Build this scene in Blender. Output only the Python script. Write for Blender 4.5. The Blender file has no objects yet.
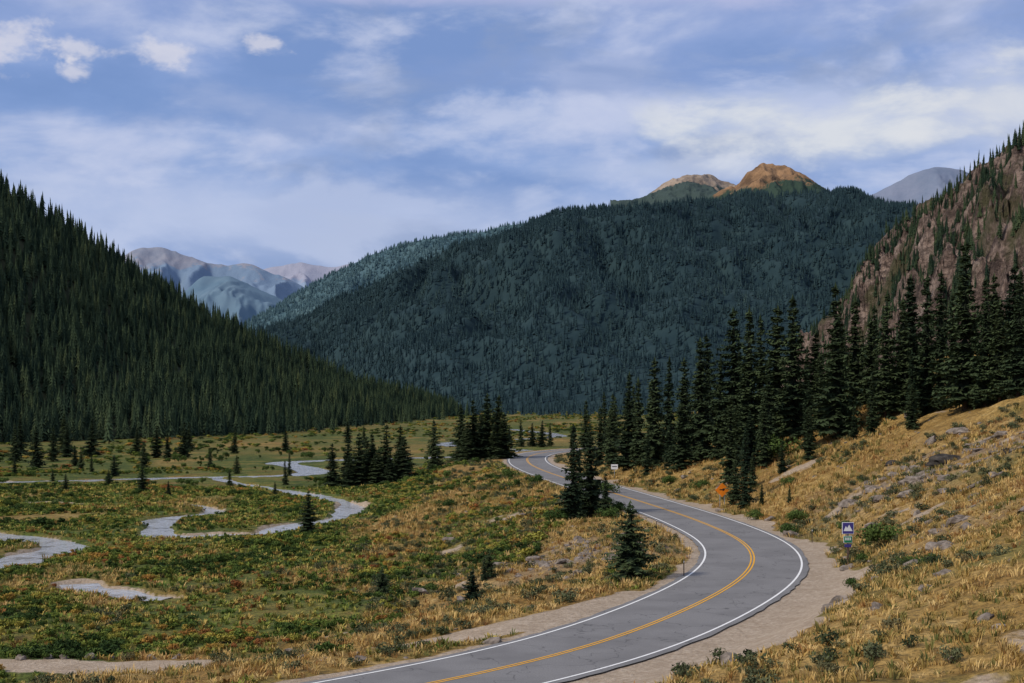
import bpy, math, random
import numpy as np
from mathutils import Vector, noise as mnoise
random.seed(7); rng=np.random.default_rng(11)
scene=bpy.context.scene
scene.view_settings.view_transform='Standard'
scene.view_settings.look='None'
scene.view_settings.exposure=0

# ------------------------------------------------------------------ helpers
def link(o): scene.collection.objects.link(o); return o
def mesh_obj(name,verts,faces,mats=(),smooth=False,link_it=True,mat_idx=None):
    me=bpy.data.meshes.new(name)
    me.from_pydata([tuple(v) for v in verts],[],[tuple(f) for f in faces])
    for m in mats: me.materials.append(m)
    if mat_idx is not None: me.polygons.foreach_set('material_index',np.array(mat_idx,dtype=np.int32))
    me.polygons.foreach_set('use_smooth',np.full(len(me.polygons),smooth))
    me.update()
    o=bpy.data.objects.new(name,me)
    if link_it: link(o)
    return o
def _h(xi,yi,seed):
    n=(xi.astype(np.int64)*374761393+yi.astype(np.int64)*668265263+seed*144269504)&0xffffffff
    n=((n^(n>>13))*1274126177)&0xffffffff
    return ((n^(n>>16))&0xffff)/65535.0
def vnoise(x,y,seed=0):
    xi=np.floor(x); yi=np.floor(y); fx=x-xi; fy=y-yi
    fx=fx*fx*(3-2*fx); fy=fy*fy*(3-2*fy)
    a=_h(xi,yi,seed); b=_h(xi+1,yi,seed); c=_h(xi,yi+1,seed); d=_h(xi+1,yi+1,seed)
    return (a*(1-fx)+b*fx)*(1-fy)+(c*(1-fx)+d*fx)*fy
def fbm(x,y,seed=0,oct=4):
    s=0;a=.5;t=0
    for i in range(oct):
        s=s+a*vnoise(x*2**i+17.3*i,y*2**i-9.1*i,seed+i); t+=a; a*=.5
    return s/t*2-1
def sstep(a,b,x):
    t=np.clip((x-a)/(b-a),0,1); return t*t*(3-2*t)
def catmull(P,step=1.0):
    P=np.array(P,float); P=np.vstack([2*P[0]-P[1],P,2*P[-1]-P[-2]])
    out=[]
    for i in range(1,len(P)-2):
        p0,p1,p2,p3=P[i-1:i+3]; n=max(2,int(np.linalg.norm(p2-p1)/step))
        t=np.linspace(0,1,n,endpoint=False)[:,None]
        out.append(.5*((2*p1)+(-p0+p2)*t+(2*p0-5*p1+4*p2-p3)*t**2+(-p0+3*p1-3*p2+p3)*t**3))
    out.append(P[-2][None]); return np.vstack(out)
def smooth_line(L,n):
    for _ in range(n):
        M=L.copy(); M[1:-1]=(L[:-2]+2*L[1:-1]+L[2:])/4; L=M
    return L
def near(L,x,y):
    """distance and index of nearest sample"""
    x=np.asarray(x,float).ravel(); y=np.asarray(y,float).ravel()
    D=np.empty(len(x)); I=np.empty(len(x),int)
    for a in range(0,len(x),20000):
        dx=x[a:a+20000,None]-L[None,:,0]; dy=y[a:a+20000,None]-L[None,:,1]
        q=dx*dx+dy*dy; i=q.argmin(1); I[a:a+20000]=i; D[a:a+20000]=np.sqrt(q[np.arange(len(i)),i])
    return D,I

# ------------------------------------------------------------------ lines on the ground
ROAD=catmull([(-46,27),(-32.3,36),(-23.8,42),(-15.9,48),(-9.3,53.8),(-3.1,59.9),(3.0,67.2),(8.0,76.5),(13,88),(16.7,99.2),(18.8,110.8),
 (19.3,123),(17.9,142.2),(15.6,160),(12.5,182),(8.6,209),(5.0,237),(3.0,266),(4.0,297),(10.5,324),(25,344),(47,360),(85,384),(140,405)],1.0)
ROAD=smooth_line(ROAD,60)
tan=np.gradient(ROAD,axis=0); tan/=np.linalg.norm(tan,axis=1)[:,None]
TRACK=catmull([(8,87),(6,83),(3.2,79),(0,75.8),(-4.4,74),(-10.8,75.8),(-17,80),(-24.6,84),(-30.6,85.5),(-60,90),(-100,94)],1.0)
SA=smooth_line(catmull([(-95,118),(-75,124),(-60,132),(-51.5,138),(-49.5,143),(-51.5,149),(-49,156),(-54,165),(-72,178),(-100,190)],1.5),3)
SB=smooth_line(catmull([(-100,229),(-84,222),(-72,225),(-60,222),(-54,225),(-49,220),(-43,207),(-48,196),(-46,186),(-43,173),(-39,170.5),(-35,174),(-31,173),(-29,184),(-24,200),(-26,225),(-38,250),(-52,275),(-62,297)],1.5),2)
SC=smooth_line(catmull([(-130,276),(-110,280),(-96,283),(-80,290),(-64,298),(-50,303),(-44,318),(-52,345),(-59,366),(-45,383),(-26,394),(-8,412),(4,450),(-25,520),(20,620),(0,760)],1.5),6)
STREAM=np.vstack([SA,SB,SC])
def wob(n,a,b,f,sd): 
    i=np.arange(n); return a+b*fbm(i*f,i*0+sd,sd,3)
SW=np.concatenate([wob(len(SA),1.7,1.5,.16,3),wob(len(SB),1.0,1.5,.2,5),wob(len(SC),2.6,1.6,.08,7)])
SW=np.maximum(SW,.25)
POOL=catmull([(-39,128),(-37,124),(-34,122.5),(-31.5,119),(-29,118)],1.0)
def road_info(x,y):
    D,I=near(ROAD,x,y)
    dx=np.asarray(x).ravel()-ROAD[I,0]; dy=np.asarray(y).ravel()-ROAD[I,1]
    side=np.sign(tan[I,1]*dx-tan[I,0]*dy); side[side==0]=1
    return D*side
def height(x,y,full=False):
    x=np.asarray(x,float).ravel(); y=np.asarray(y,float).ravel()
    s=road_info(x,y)
    t=np.maximum(0,s-5.5)
    k=np.interp(y,[0,32,75,185,260,330,500],[0,0,.45,.45,.16,.05,.03])
    zr=k*100*np.tanh(t/100)*sstep(0,6,t+1)
    zr+= np.minimum(t,25)/25*(1.8*fbm(x/16,y/16,3)+.8*fbm(x/3.5,y/3.5,4))
    tl=np.maximum(0,-s-4.5)
    zl=-4.5*sstep(0,29,tl)+ sstep(2,9,tl)*(1-sstep(22,34,tl))*(1.0*fbm(x/11,y/11,5)+.45*fbm(x/2.5,y/2.5,6))
    far=1/(1+np.maximum(0,y-300)/200)
    zl+=sstep(20,30,tl)*(.25*fbm(x/7,y/7,7)+.14*fbm(x/2,y/2,8))*far
    z=np.where(s>0,zr,zl)
    zc=10.2-.255*np.hypot(x,y)
    z=np.where(zc>0,np.minimum(z,np.maximum(zc,1.0)),z); z=np.where(y<46,np.maximum(z,zc),z)
    dt,_=near(TRACK,x,y)
    ft=(1-sstep(2.0,5,dt)); zt=np.interp(x,[-60,-24,-17,-10.8,-4.2,0,4],[-4.4,-3.9,-3.2,-2.2,-.8,-.15,-.05])
    z=z*(1-ft)+zt*ft
    ds,Is=near(STREAM,x,y); dp,_=near(POOL,x,y)
    w=SW[Is]
    c=np.maximum(1-sstep(w+.1,w+1.3,ds),1-sstep(1.0,2.1,dp))
    z=z*(1-c)+(-5.5)*c
    a=np.abs(s); f=1-sstep(4.3,6.5,a)
    z=z*(1-f)+(-.07)*f
    if full: return z,s,dt,np.minimum(ds,dp-1.1+w),dp,w
    return z
def gz(x,y): return float(height([x],[y])[0])
def zones(x,y,s,dt,ds,dp,w):
    n1=fbm(x/14,y/14,21); n2=fbm(x/3,y/3,22)
    thr=np.interp(y,[0,95,180,215,300],[24,30,30,14,10])
    green=sstep(-5,5,(-s-thr)+12*n1+5*n2)
    big=fbm(x/45,y/90,25)
    green=green*np.where(y>260,np.clip(1.0+.8*big,0,1),1)
    dry=sstep(.22,.46,fbm(x/17,y/26,27)+.2*n2)
    green=green*(1-.7*dry)
    strip=(1-sstep(5.5,10,np.abs(s)))*sstep(4.5,5.5,np.abs(s))*sstep(-.2,.35,n1)
    patch=sstep(.05,.35,n1+.3*n2)*.7
    green=np.maximum(green,np.maximum(strip*.8,patch*(s<0)+patch*.8*(s>0)))
    sh=np.interp(y,[40,60,85,100,125,400],[7.4,6.8,4.0,1.9,.9,.7])
    right=(s>0)*(1-sstep(0,1.6,s-4.0-sh+1.8*n2))
    left=(s<=0)*(1-sstep(0,.7,-s-4.5+.6*n2))
    dirt=np.maximum(right,left)
    dirt=np.maximum(dirt,1-sstep(1.5,2.5,dt+.9*n2))
    bank=1-sstep(w+.5,w+2.0,ds+1.6*n1+.3)
    dirt=np.maximum(dirt,bank*.75)
    bare=sstep(.32,.54,fbm(x/6,y/6,29)+.25*n2)*(np.abs(s)>7)*(y<190)*(s>-26)
    dirt=np.maximum(dirt,.58*bare)
    rock=np.exp(-(((x-38)/9)**2+((y-126)/10)**2))+.8*np.exp(-(((x-4)/9)**2+((y-118)/12)**2))+.6*np.exp(-(((x-30)/5)**2+((y-92)/9)**2))
    rock=np.clip(rock*(.7+1.2*n2),0,1)
    return green,dirt,rock

# ------------------------------------------------------------------ node helpers
def newmat(name):
    m=bpy.data.materials.new(name); m.use_nodes=True
    nt=m.node_tree; b=nt.nodes['Principled BSDF']; b.inputs['Roughness'].default_value=.9
    try: b.inputs['Specular IOR Level'].default_value=.1
    except: pass
    return m,nt,b
def N(nt,t,**kw):
    n=nt.nodes.new(t)
    for k,v in kw.items(): setattr(n,k,v)
    return n
def pos(nt): return N(nt,'ShaderNodeNewGeometry').outputs['Position']
def noise_tex(nt,vec,scale,detail=4,rough=.55,dist=0):
    n=N(nt,'ShaderNodeTexNoise'); n.inputs['Scale'].default_value=scale; n.inputs['Detail'].default_value=detail
    n.inputs['Roughness'].default_value=rough; n.inputs['Distortion'].default_value=dist
    nt.links.new(vec,n.inputs['Vector']); return n.outputs['Fac']
def ramp(nt,fac,stops,interp='LINEAR'):
    r=N(nt,'ShaderNodeValToRGB'); cr=r.color_ramp; cr.interpolation=interp
    while len(cr.elements)<len(stops): cr.elements.new(.5)
    for e,(p,c) in zip(cr.elements,stops):
        e.position=p; e.color=(c[0],c[1],c[2],1) if hasattr(c,'__len__') else (c,c,c,1)
    nt.links.new(fac,r.inputs['Fac']); return r.outputs['Color']
def mix(nt,f,a,b,mode='MIX'):
    m=N(nt,'ShaderNodeMix',data_type='RGBA',blend_type=mode)
    if isinstance(f,(int,float)): m.inputs[0].default_value=f
    else: nt.links.new(f,m.inputs[0])
    for i,v in ((6,a),(7,b)):
        if isinstance(v,tuple): m.inputs[i].default_value=(v[0],v[1],v[2],1)
        else: nt.links.new(v,m.inputs[i])
    return m.outputs[2]
def mth(nt,op,a,b=None,c=None):
    m=N(nt,'ShaderNodeMath',operation=op)
    for i,v in enumerate((a,b,c)):
        if v is None: continue
        if isinstance(v,(int,float)): m.inputs[i].default_value=v
        else: nt.links.new(v,m.inputs[i])
    return m.outputs[0]
def bump(nt,b,h,strength=.5,dist=.1):
    n=N(nt,'ShaderNodeBump'); n.inputs['Strength'].default_value=strength; n.inputs['Distance'].default_value=dist
    nt.links.new(h,n.inputs['Height']); nt.links.new(n.outputs['Normal'],b.inputs['Normal'])
def simple(name,col,rough=.6,var=.15,scale=8):
    m,nt,b=newmat(name); f=noise_tex(nt,pos(nt),scale,2)
    lo=tuple(c*(1-var) for c in col); hi=tuple(min(1,c*(1+var)) for c in col)
    nt.links.new(ramp(nt,f,[(.3,lo),(.7,hi)]),b.inputs['Base Color']); b.inputs['Roughness'].default_value=rough
    return m

# ------------------------------------------------------------------ materials
def ground_mat():
    m,nt,b=newmat('valley_ground'); p=pos(nt)
    at=N(nt,'ShaderNodeAttribute',attribute_name='zone'); sp=N(nt,'ShaderNodeSeparateColor'); nt.links.new(at.outputs['Color'],sp.inputs[0])
    nA=noise_tex(nt,p,.09,4,.6); nB=noise_tex(nt,p,.7,5,.65); nC=noise_tex(nt,p,4.0,4,.7)
    gold=ramp(nt,nB,[(.30,(.14,.09,.03)),(.45,(.33,.21,.065)),(.55,(.46,.30,.10)),(.68,(.55,.39,.16))])
    gold=mix(nt,ramp(nt,nA,[(.42,0.),(.6,.7)]),gold,(.24,.135,.04))
    gold=mix(nt,ramp(nt,nC,[(.38,.7),(.56,0.)]),gold,(.08,.06,.025))
    gr=ramp(nt,nB,[(.32,(.03,.045,.012)),(.44,(.08,.10,.022)),(.54,(.13,.15,.032)),(.62,(.24,.2,.05)),(.7,(.32,.21,.08))])
    gr2=ramp(nt,nA,[(.40,(.035,.07,.018)),(.5,(.10,.135,.03)),(.57,(.26,.21,.055)),(.64,(.22,.12,.045))])
    gr=mix(nt,.5,gr,gr2); gr=mix(nt,ramp(nt,nC,[(.4,.7),(.56,0.)]),gr,(.025,.03,.012))
    col=mix(nt,sp.outputs[0],gold,gr)
    rk=ramp(nt,nC,[(.3,(.08,.065,.055)),(.5,(.2,.165,.14)),(.7,(.32,.27,.23))])
    col=mix(nt,sp.outputs[2],col,rk)
    dt=ramp(nt,nC,[(.3,(.26,.20,.14)),(.5,(.40,.32,.24)),(.7,(.54,.45,.35))])
    dt=mix(nt,ramp(nt,nB,[(.4,0.),(.65,.6)]),dt,(.28,.21,.145))
    e=mth(nt,'ADD',sp.outputs[1],mth(nt,'MULTIPLY',mth(nt,'SUBTRACT',nB,.5),.9))
    col=mix(nt,ramp(nt,e,[(.4,0.),(.6,1.)]),col,dt)
    nt.links.new(col,b.inputs['Base Color'])
    bump(nt,b,nC,.7,.22)
    return m
def foliage(name,dark,light,scale=.8,rnd=.5,bright=None):
    m,nt,b=newmat(name); p=pos(nt)
    oi=N(nt,'ShaderNodeObjectInfo')
    f=noise_tex(nt,p,scale,2,.6)
    f=mth(nt,'ADD',mth(nt,'MULTIPLY',f,1-rnd),mth(nt,'MULTIPLY',oi.outputs['Random'],rnd))
    st=[(.25,dark),(.7,light)]
    if bright: st.append((.95,bright))
    nt.links.new(ramp(nt,f,st),b.inputs['Base Color']); b.inputs['Roughness'].default_value=.85
    return m
M_ground=ground_mat()
M_spruce=foliage('spruce_needles',(.019,.036,.020),(.072,.100,.043),1.3,.35)
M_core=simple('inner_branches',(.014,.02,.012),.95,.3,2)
M_bark=simple('bark',(.07,.05,.035),.95,.4,6)
M_forestL=foliage('forest_needles',(.013,.028,.018),(.044,.068,.034),.02,.6,(.08,.095,.038))
M_forestB=foliage('haze_tinted_needles',(.017,.038,.047),(.031,.060,.066),.004,.4,(.056,.09,.075))  # blue distance haze is mixed into the needle colour
M_forestC=foliage('hazy_forest_needles',(.06,.115,.14),(.08,.14,.155),.004,.3)  # paler blue: haze over the spur is put into the base colour
def shrub_mat(name,sc):
    m,nt,b=newmat(name); p=pos(nt); oi=N(nt,'ShaderNodeObjectInfo')
    f=noise_tex(nt,p,sc,3,.65)
    f=mth(nt,'ADD',mth(nt,'MULTIPLY',f,.8),mth(nt,'MULTIPLY',oi.outputs['Random'],.2))
    c=ramp(nt,f,[(.38,(.03,.055,.015)),(.47,(.07,.11,.024)),(.53,(.14,.18,.034)),(.585,(.33,.29,.055)),(.63,(.38,.21,.05)),(.68,(.26,.10,.035))])
    nt.links.new(c,b.inputs['Base Color']); return m
M_shrub=shrub_mat('willow_leaves',.09)
M_sage=foliage('sagebrush_leaves',(.05,.065,.03),(.13,.14,.07),1,.6,(.2,.13,.06))
def grass_mat(name,st):
    m,nt,b=newmat(name); p=pos(nt); oi=N(nt,'ShaderNodeObjectInfo')
    f=noise_tex(nt,p,.16,4,.65)
    f=mth(nt,'ADD',mth(nt,'MULTIPLY',f,.72),mth(nt,'MULTIPLY',oi.outputs['Random'],.28))
    nt.links.new(ramp(nt,f,st),b.inputs['Base Color']); return m
M_grass=grass_mat('dry_grass_blades',[(.34,(.10,.12,.035)),(.42,(.25,.19,.06)),(.50,(.47,.31,.10)),(.58,(.60,.43,.18)),(.66,(.33,.17,.055)),(.72,(.2,.1,.04))])
M_mgrass=grass_mat('meadow_grass_blades',[(.36,(.05,.09,.02)),(.45,(.11,.16,.03)),(.53,(.23,.24,.05)),(.60,(.42,.32,.09)),(.68,(.26,.12,.04))])
M_green=foliage('green_leaves',(.03,.06,.015),(.085,.125,.03),3,.4)
def rock_mat(name,a,bc,c,scale=1.5,bs=.3):
    m,nt,b=newmat(name); p=pos(nt); f=noise_tex(nt,p,scale,5,.65)
    nt.links.new(ramp(nt,f,[(.3,a),(.5,bc),(.7,c)]),b.inputs['Base Color']); bump(nt,b,f,.8,bs); return m
M_rock=rock_mat('boulder_rock',(.06,.05,.043),(.18,.15,.125),(.34,.29,.25),2.0,.1)
M_drock=rock_mat('dark_rock',(.02,.018,.017),(.045,.04,.035),(.09,.08,.07),2.0,.1)
def asphalt():
    m,nt,b=newmat('asphalt'); p=pos(nt)
    nC=noise_tex(nt,p,14,3,.7); nA=noise_tex(nt,p,.25,4,.6)
    c=ramp(nt,nC,[(.3,(.155,.153,.155)),(.7,(.25,.245,.243))])
    c=mix(nt,ramp(nt,nA,[(.38,.6),(.6,0.)]),c,(.145,.142,.143))
    v=N(nt,'ShaderNodeTexVoronoi',feature='DISTANCE_TO_EDGE'); v.inputs['Scale'].default_value=.22
    w=N(nt,'ShaderNodeVectorMath',operation='ADD'); nt.links.new(p,w.inputs[0])
    nn=N(nt,'ShaderNodeTexNoise'); nn.inputs['Scale'].default_value=.8; nt.links.new(p,nn.inputs['Vector']); 
    sc=N(nt,'ShaderNodeVectorMath',operation='SCALE'); sc.inputs['Scale'].default_value=2.5; nt.links.new(nn.outputs['Color'],sc.inputs[0]); nt.links.new(sc.outputs[0],w.inputs[1])
    nt.links.new(w.outputs[0],v.inputs['Vector'])
    c=mix(nt,ramp(nt,v.outputs['Distance'],[(.0,.7),(.012,0.)]),c,(.06,.06,.062))
    nt.links.new(c,b.inputs['Base Color']); b.inputs['Roughness'].default_value=.85; return m
M_asph=asphalt()
def paint(name,col):
    m,nt,b=newmat(name); f=noise_tex(nt,pos(nt),5,4,.7)
    nt.links.new(ramp(nt,f,[(.25,tuple(c*.45 for c in col)),(.45,col)]),b.inputs['Base Color']); b.inputs['Roughness'].default_value=.6; return m
M_white=paint('white_road_paint',(.8,.8,.78)); M_yel=paint('yellow_road_paint',(.75,.38,.03))
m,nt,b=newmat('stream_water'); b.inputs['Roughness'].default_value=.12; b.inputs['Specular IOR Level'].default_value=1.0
nw=noise_tex(nt,pos(nt),.5,4,.6); nt.links.new(ramp(nt,nw,[(.34,(.20,.19,.16)),(.5,(.48,.49,.50))]),b.inputs['Base Color'])  # pale base colour stands in for bright sky reflected on the water
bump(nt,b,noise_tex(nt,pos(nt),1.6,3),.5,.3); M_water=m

# ------------------------------------------------------------------ ground sheet
def grow(start,step,ratio,end):
    out=[];v=start
    while v<end: step*=ratio; v+=step; out.append(v)
    return out
xr=grow(72,.7,1.085,9000); xl=grow(104,.7,1.085,9000)
xs=np.array([-v for v in xl][::-1]+list(np.arange(-104,72.1,.7))+xr)
ys=np.array([-3000,-1000,-300,-120]+list(np.arange(-60,42,3))+list(np.arange(42,235,.6)))
ys=np.concatenate([ys,grow(ys[-1],.6,1.028,430)]); ys=np.concatenate([ys,grow(ys[-1],ys[-1]-ys[-2],1.06,15000)])
X,Y=np.meshgrid(xs,ys); nx,ny=len(xs),len(ys)
Z,S,DT,DS,DP,W=height(X,Y,True)
g,dn,rk=zones(X.ravel(),Y.ravel(),S,DT,DS,DP,W)
idx=np.arange(nx*ny).reshape(ny,nx)
F=np.stack([idx[:-1,:-1],idx[:-1,1:],idx[1:,1:],idx[1:,:-1]],-1).reshape(-1,4)
ground=mesh_obj('ground',np.stack([X.ravel(),Y.ravel(),Z],1).tolist(),F.tolist(),[M_ground],True)
ca=ground.data.color_attributes.new('zone','FLOAT_COLOR','POINT')
ca.data.foreach_set('color',np.stack([g,dn,rk,np.ones_like(g)],1).astype(np.float32).ravel())

# ------------------------------------------------------------------ road, markings, water
def ribbon(name,L,o1,o2,z,mat,parent=None,jag=0):
    L=np.asarray(L); T=np.gradient(L,axis=0); T/=np.linalg.norm(T,axis=1)[:,None]; Nn=np.stack([T[:,1],-T[:,0]],1)
    o1=np.broadcast_to(o1,len(L))+ (rng.uniform(-jag,jag,len(L)) if jag else 0); o2=np.broadcast_to(o2,len(L))+(rng.uniform(-jag,jag,len(L)) if jag else 0)
    A=L+Nn*o1[:,None]; B=L+Nn*o2[:,None]; n=len(L)
    V=[(a[0],a[1],z) for a in A]+[(a[0],a[1],z) for a in B]
    Fc=[(i,n+i,n+i+1,i+1) for i in range(n-1)]
    o=mesh_obj(name,V,Fc,[mat]); 
    if parent: o.parent=parent
    return o
road=ribbon('road',ROAD,-4.0,4.0,0.0,M_asph,jag=.08)
ribbon('edge_line_left',ROAD,-3.62,-3.48,.012,M_white,parent=road)
ribbon('edge_line_right',ROAD,3.48,3.62,.012,M_white,parent=road)
ribbon('centre_line_left',ROAD,-.17,-.06,.012,M_yel,parent=road)
ribbon('centre_line_right',ROAD,.06,.17,.012,M_yel,parent=road)
o=0
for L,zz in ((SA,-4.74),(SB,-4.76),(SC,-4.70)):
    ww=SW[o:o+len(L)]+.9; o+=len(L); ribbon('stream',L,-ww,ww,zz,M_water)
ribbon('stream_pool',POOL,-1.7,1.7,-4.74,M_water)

# ------------------------------------------------------------------ mountains
def loft(name,foot,crest,mat,nu,nv,amp,seed,nscale,gully=0,back=(0,250,-200),prof=1.0,crest_amp=.15):
    foot=np.array([f if len(f)==3 else (f[0],f[1],-7) for f in foot],float); crest=np.array(crest,float)
    def res(P):
        C=[]
        for i in range(3):
            C.append(np.interp(np.linspace(0,len(P)-1,400),np.arange(len(P)),P[:,i]))
        C=smooth_line(np.stack(C,1),max(2,int(400/len(P)/2))**2//8+2); t=np.linspace(0,399,nu)
        return np.stack([np.interp(t,np.arange(400),C[:,i]) for i in range(3)],1)
    A=res(foot); B=res(crest); v=np.linspace(0,1,nv)
    P=A[None]*(1-v)[:,None,None]+B[None]*v[:,None,None]
    P[...,2]=A[None,:,2]+(B-A)[None,:,2]*(v**prof)[:,None]
    n=fbm(P[...,0]/nscale,P[...,1]/nscale,seed,6)
    env=(np.sin(np.pi*np.clip(v,0,1))*(1-crest_amp)+crest_amp*v)[:,None]
    if gully:
        gx=P[...,0]/nscale*1.9+.5*n; gy=(P[...,1]*.55)/nscale*1.9+.5*n
        r=1-np.abs(fbm(gx,gy,seed+9,5))*2
        P[...,2]+=gully*(r-.5)*env
    P[...,2]+=amp*n*env
    bk=[]
    for j in range(1,7):
        q=P[-1].copy(); f=j/6; q[:,0]+=back[0]*f; q[:,1]+=back[1]*f; q[:,2]+=back[2]*f**1.3; bk.append(q)
    Pm=np.concatenate([P,np.array(bk)],0); R,C=Pm.shape[:2]
    idx=np.arange(R*C).reshape(R,C)
    F=np.stack([idx[:-1,:-1],idx[:-1,1:],idx[1:,1:],idx[1:,:-1]],-1).reshape(-1,4)
    mesh_obj(name,Pm.reshape(-1,3).tolist(),F.tolist(),[mat],True)
    return Pm
def forest_floor(name,a,bc,scale):
    m,nt,b=newmat(name); f=noise_tex(nt,pos(nt),scale,5,.65); nt.links.new(ramp(nt,f,[(.35,a),(.65,bc)]),b.inputs['Base Color']); return m
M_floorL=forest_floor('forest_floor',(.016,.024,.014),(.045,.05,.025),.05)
M_floorB=forest_floor('hazy_forest_floor',(.015,.033,.041),(.028,.053,.058),.02)  # floor colour carries the central mountain's painted aerial haze
M_floorC=forest_floor('haze_tinted_slope',(.06,.115,.14),(.085,.145,.16),.008)  # haze tint painted into the spur's ground colour
LM=loft('forested_hillside',
 [(-300,300),(-230,420),(-185,514),(-150,575),(-120,640),(-105,760),(-95,880),(-79,1007),(-62,1250),(-45,1400)],
 [(-560,560,262),(-400,680,192),(-288,800,131),(-234,870,90),(-204,930,69),(-157,1050,39),(-129,1130,25),(-98,1250,13),(-68,1340,3),(-50,1425,-6)],
 M_floorL,160,50,18,31,90,back=(-150,200,-60),prof=1.05,crest_amp=.25)
BM=loft('forested_mountain',
 [(-620,2900),(-470,2650),(-330,2400),(-230,2150),(-150,1950),(-60,1850),(20,1800),(110,1780),(210,1750),(300,1750),(420,1750),(540,1700),(660,1700),(780,1700),(900,1700)],
 [(-714,3600,125),(-583,3500,176),(-411,3400,238),(-260,3300,300),(-140,3200,347),(-27,3150,380),(105,3100,406),(235,3100,426),(378,3200,455),(529,3300,478),(668,3300,485),(784,3300,480),(907,3200,430),(998,3100,368),(1135,3000,293)],
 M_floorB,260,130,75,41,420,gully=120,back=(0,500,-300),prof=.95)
B2=loft('distant_forested_spur',
 [(-1400,4700),(-1150,4400),(-900,4200),(-700,4000),(-500,3900),(-300,3900),(-100,3900),(200,3900)],
 [(-985,5000,215),(-904,5000,288),(-745,5000,385),(-605,5000,460),(-500,5000,515),(-394,5000,550),(-253,5000,575),(170,5000,640)],
 M_floorC,160,60,50,51,400,gully=90,back=(0,500,-300))
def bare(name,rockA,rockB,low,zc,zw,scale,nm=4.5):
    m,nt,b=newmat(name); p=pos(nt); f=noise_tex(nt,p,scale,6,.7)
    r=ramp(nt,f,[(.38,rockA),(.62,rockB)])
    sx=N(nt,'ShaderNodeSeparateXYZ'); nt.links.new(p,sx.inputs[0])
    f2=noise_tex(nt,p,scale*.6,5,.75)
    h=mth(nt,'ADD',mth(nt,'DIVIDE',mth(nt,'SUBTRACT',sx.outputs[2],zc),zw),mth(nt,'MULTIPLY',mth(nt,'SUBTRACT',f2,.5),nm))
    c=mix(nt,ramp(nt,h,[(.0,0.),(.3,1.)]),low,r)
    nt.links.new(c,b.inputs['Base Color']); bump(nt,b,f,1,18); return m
M_peak=bare('sunlit_bare_summit',(.12,.075,.045),(.34,.205,.11),(.035,.06,.045),555,45,.011,4)
M_peak2=bare('tan_bare_summit',(.19,.15,.12),(.36,.285,.22),(.05,.075,.07),622,40,.010,4)
loft('bare_summit',[(450,3250,400),(540,3250,400),(590,3250,410),(620,3250,420),(670,3250,420),(710,3250,420),(790,3250,420),(880,3250,400)],
 [(502,3800,530),(590,3800,580),(630,3800,612),(665,3800,632),(725,3800,630),(775,3800,606),(850,3800,562),(957,3800,520)],M_peak,160,80,36,61,130,gully=46,back=(0,300,-200),crest_amp=.3)
loft('bare_summit',[(257,3700,480),(337,3700,480),(400,3700,480),(455,3700,480),(508,3700,480),(560,3700,480),(613,3700,480),(700,3700,480)],
 [(296,4300,578),(387,4300,612),(463,4300,664),(523,4300,694),(584,4300,692),(644,4300,668),(705,4300,641),(810,4300,605)],M_peak2,160,80,36,63,150,gully=44,back=(0,300,-200),crest_amp=.3)
M_far=bare('haze_tinted_rock',(.20,.225,.29),(.28,.28,.325),(.16,.23,.33),800,140,.003)  # rock and forest tones blued in the colour to stand in for haze
M_far2=bare('haze_tinted_rock_farther',(.28,.30,.385),(.33,.335,.41),(.23,.30,.41),900,100,.0025)  # paler again, more painted haze for the longer range
M_farR=bare('haze_tinted_mountain',(.15,.19,.27),(.20,.23,.31),(.13,.18,.26),1000,300,.003)  # blue cast is aerial haze painted into the base colour
def crestpx(d,L):  # bearings (tan azimuth), elevation tan -> point at range d
    return [(u*d,d,12+v*d) for u,v in L]
c1=[(-.33,.075),(-.29,.09),(-.262,.104),(-.244,.104),(-.23,.0985),(-.209,.0928),(-.195,.0956),(-.181,.0935),(-.156,.081),(-.135,.069),(-.11,.06)]
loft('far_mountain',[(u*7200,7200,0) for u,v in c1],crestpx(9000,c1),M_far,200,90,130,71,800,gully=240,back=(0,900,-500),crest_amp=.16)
c2=[(-.2,.075),(-.184,.0865),(-.16,.0935),(-.149,.0956),(-.128,.0915),(-.11,.093),(-.095,.100),(-.079,.105),(-.065,.102),(-.04,.1)]
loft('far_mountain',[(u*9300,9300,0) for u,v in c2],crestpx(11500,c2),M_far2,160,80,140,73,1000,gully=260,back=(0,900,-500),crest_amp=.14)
c3=[(-.26,.04),(-.235,.07),(-.219,.084),(-.2,.087),(-.185,.079),(-.167,.071),(-.149,.064),(-.12,.05)]
M_far3=forest_floor('haze_tinted_forest',(.10,.17,.24),(.14,.21,.275),.004)  # hill's forest colour includes a painted blue haze
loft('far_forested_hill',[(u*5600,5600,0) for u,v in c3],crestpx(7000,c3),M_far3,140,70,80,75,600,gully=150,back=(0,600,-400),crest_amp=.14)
c4=[(.2,.1),(.235,.135),(.252,.1435),(.273,.153),(.29,.160),(.299,.163),(.315,.162),(.333,.153),(.36,.146),(.42,.13)]
loft('far_mountain',[(u*7500,7500,0) for u,v in c4],crestpx(9500,c4),M_farR,160,80,100,77,800,gully=220,back=(0,900,-500),crest_amp=.12)
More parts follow.
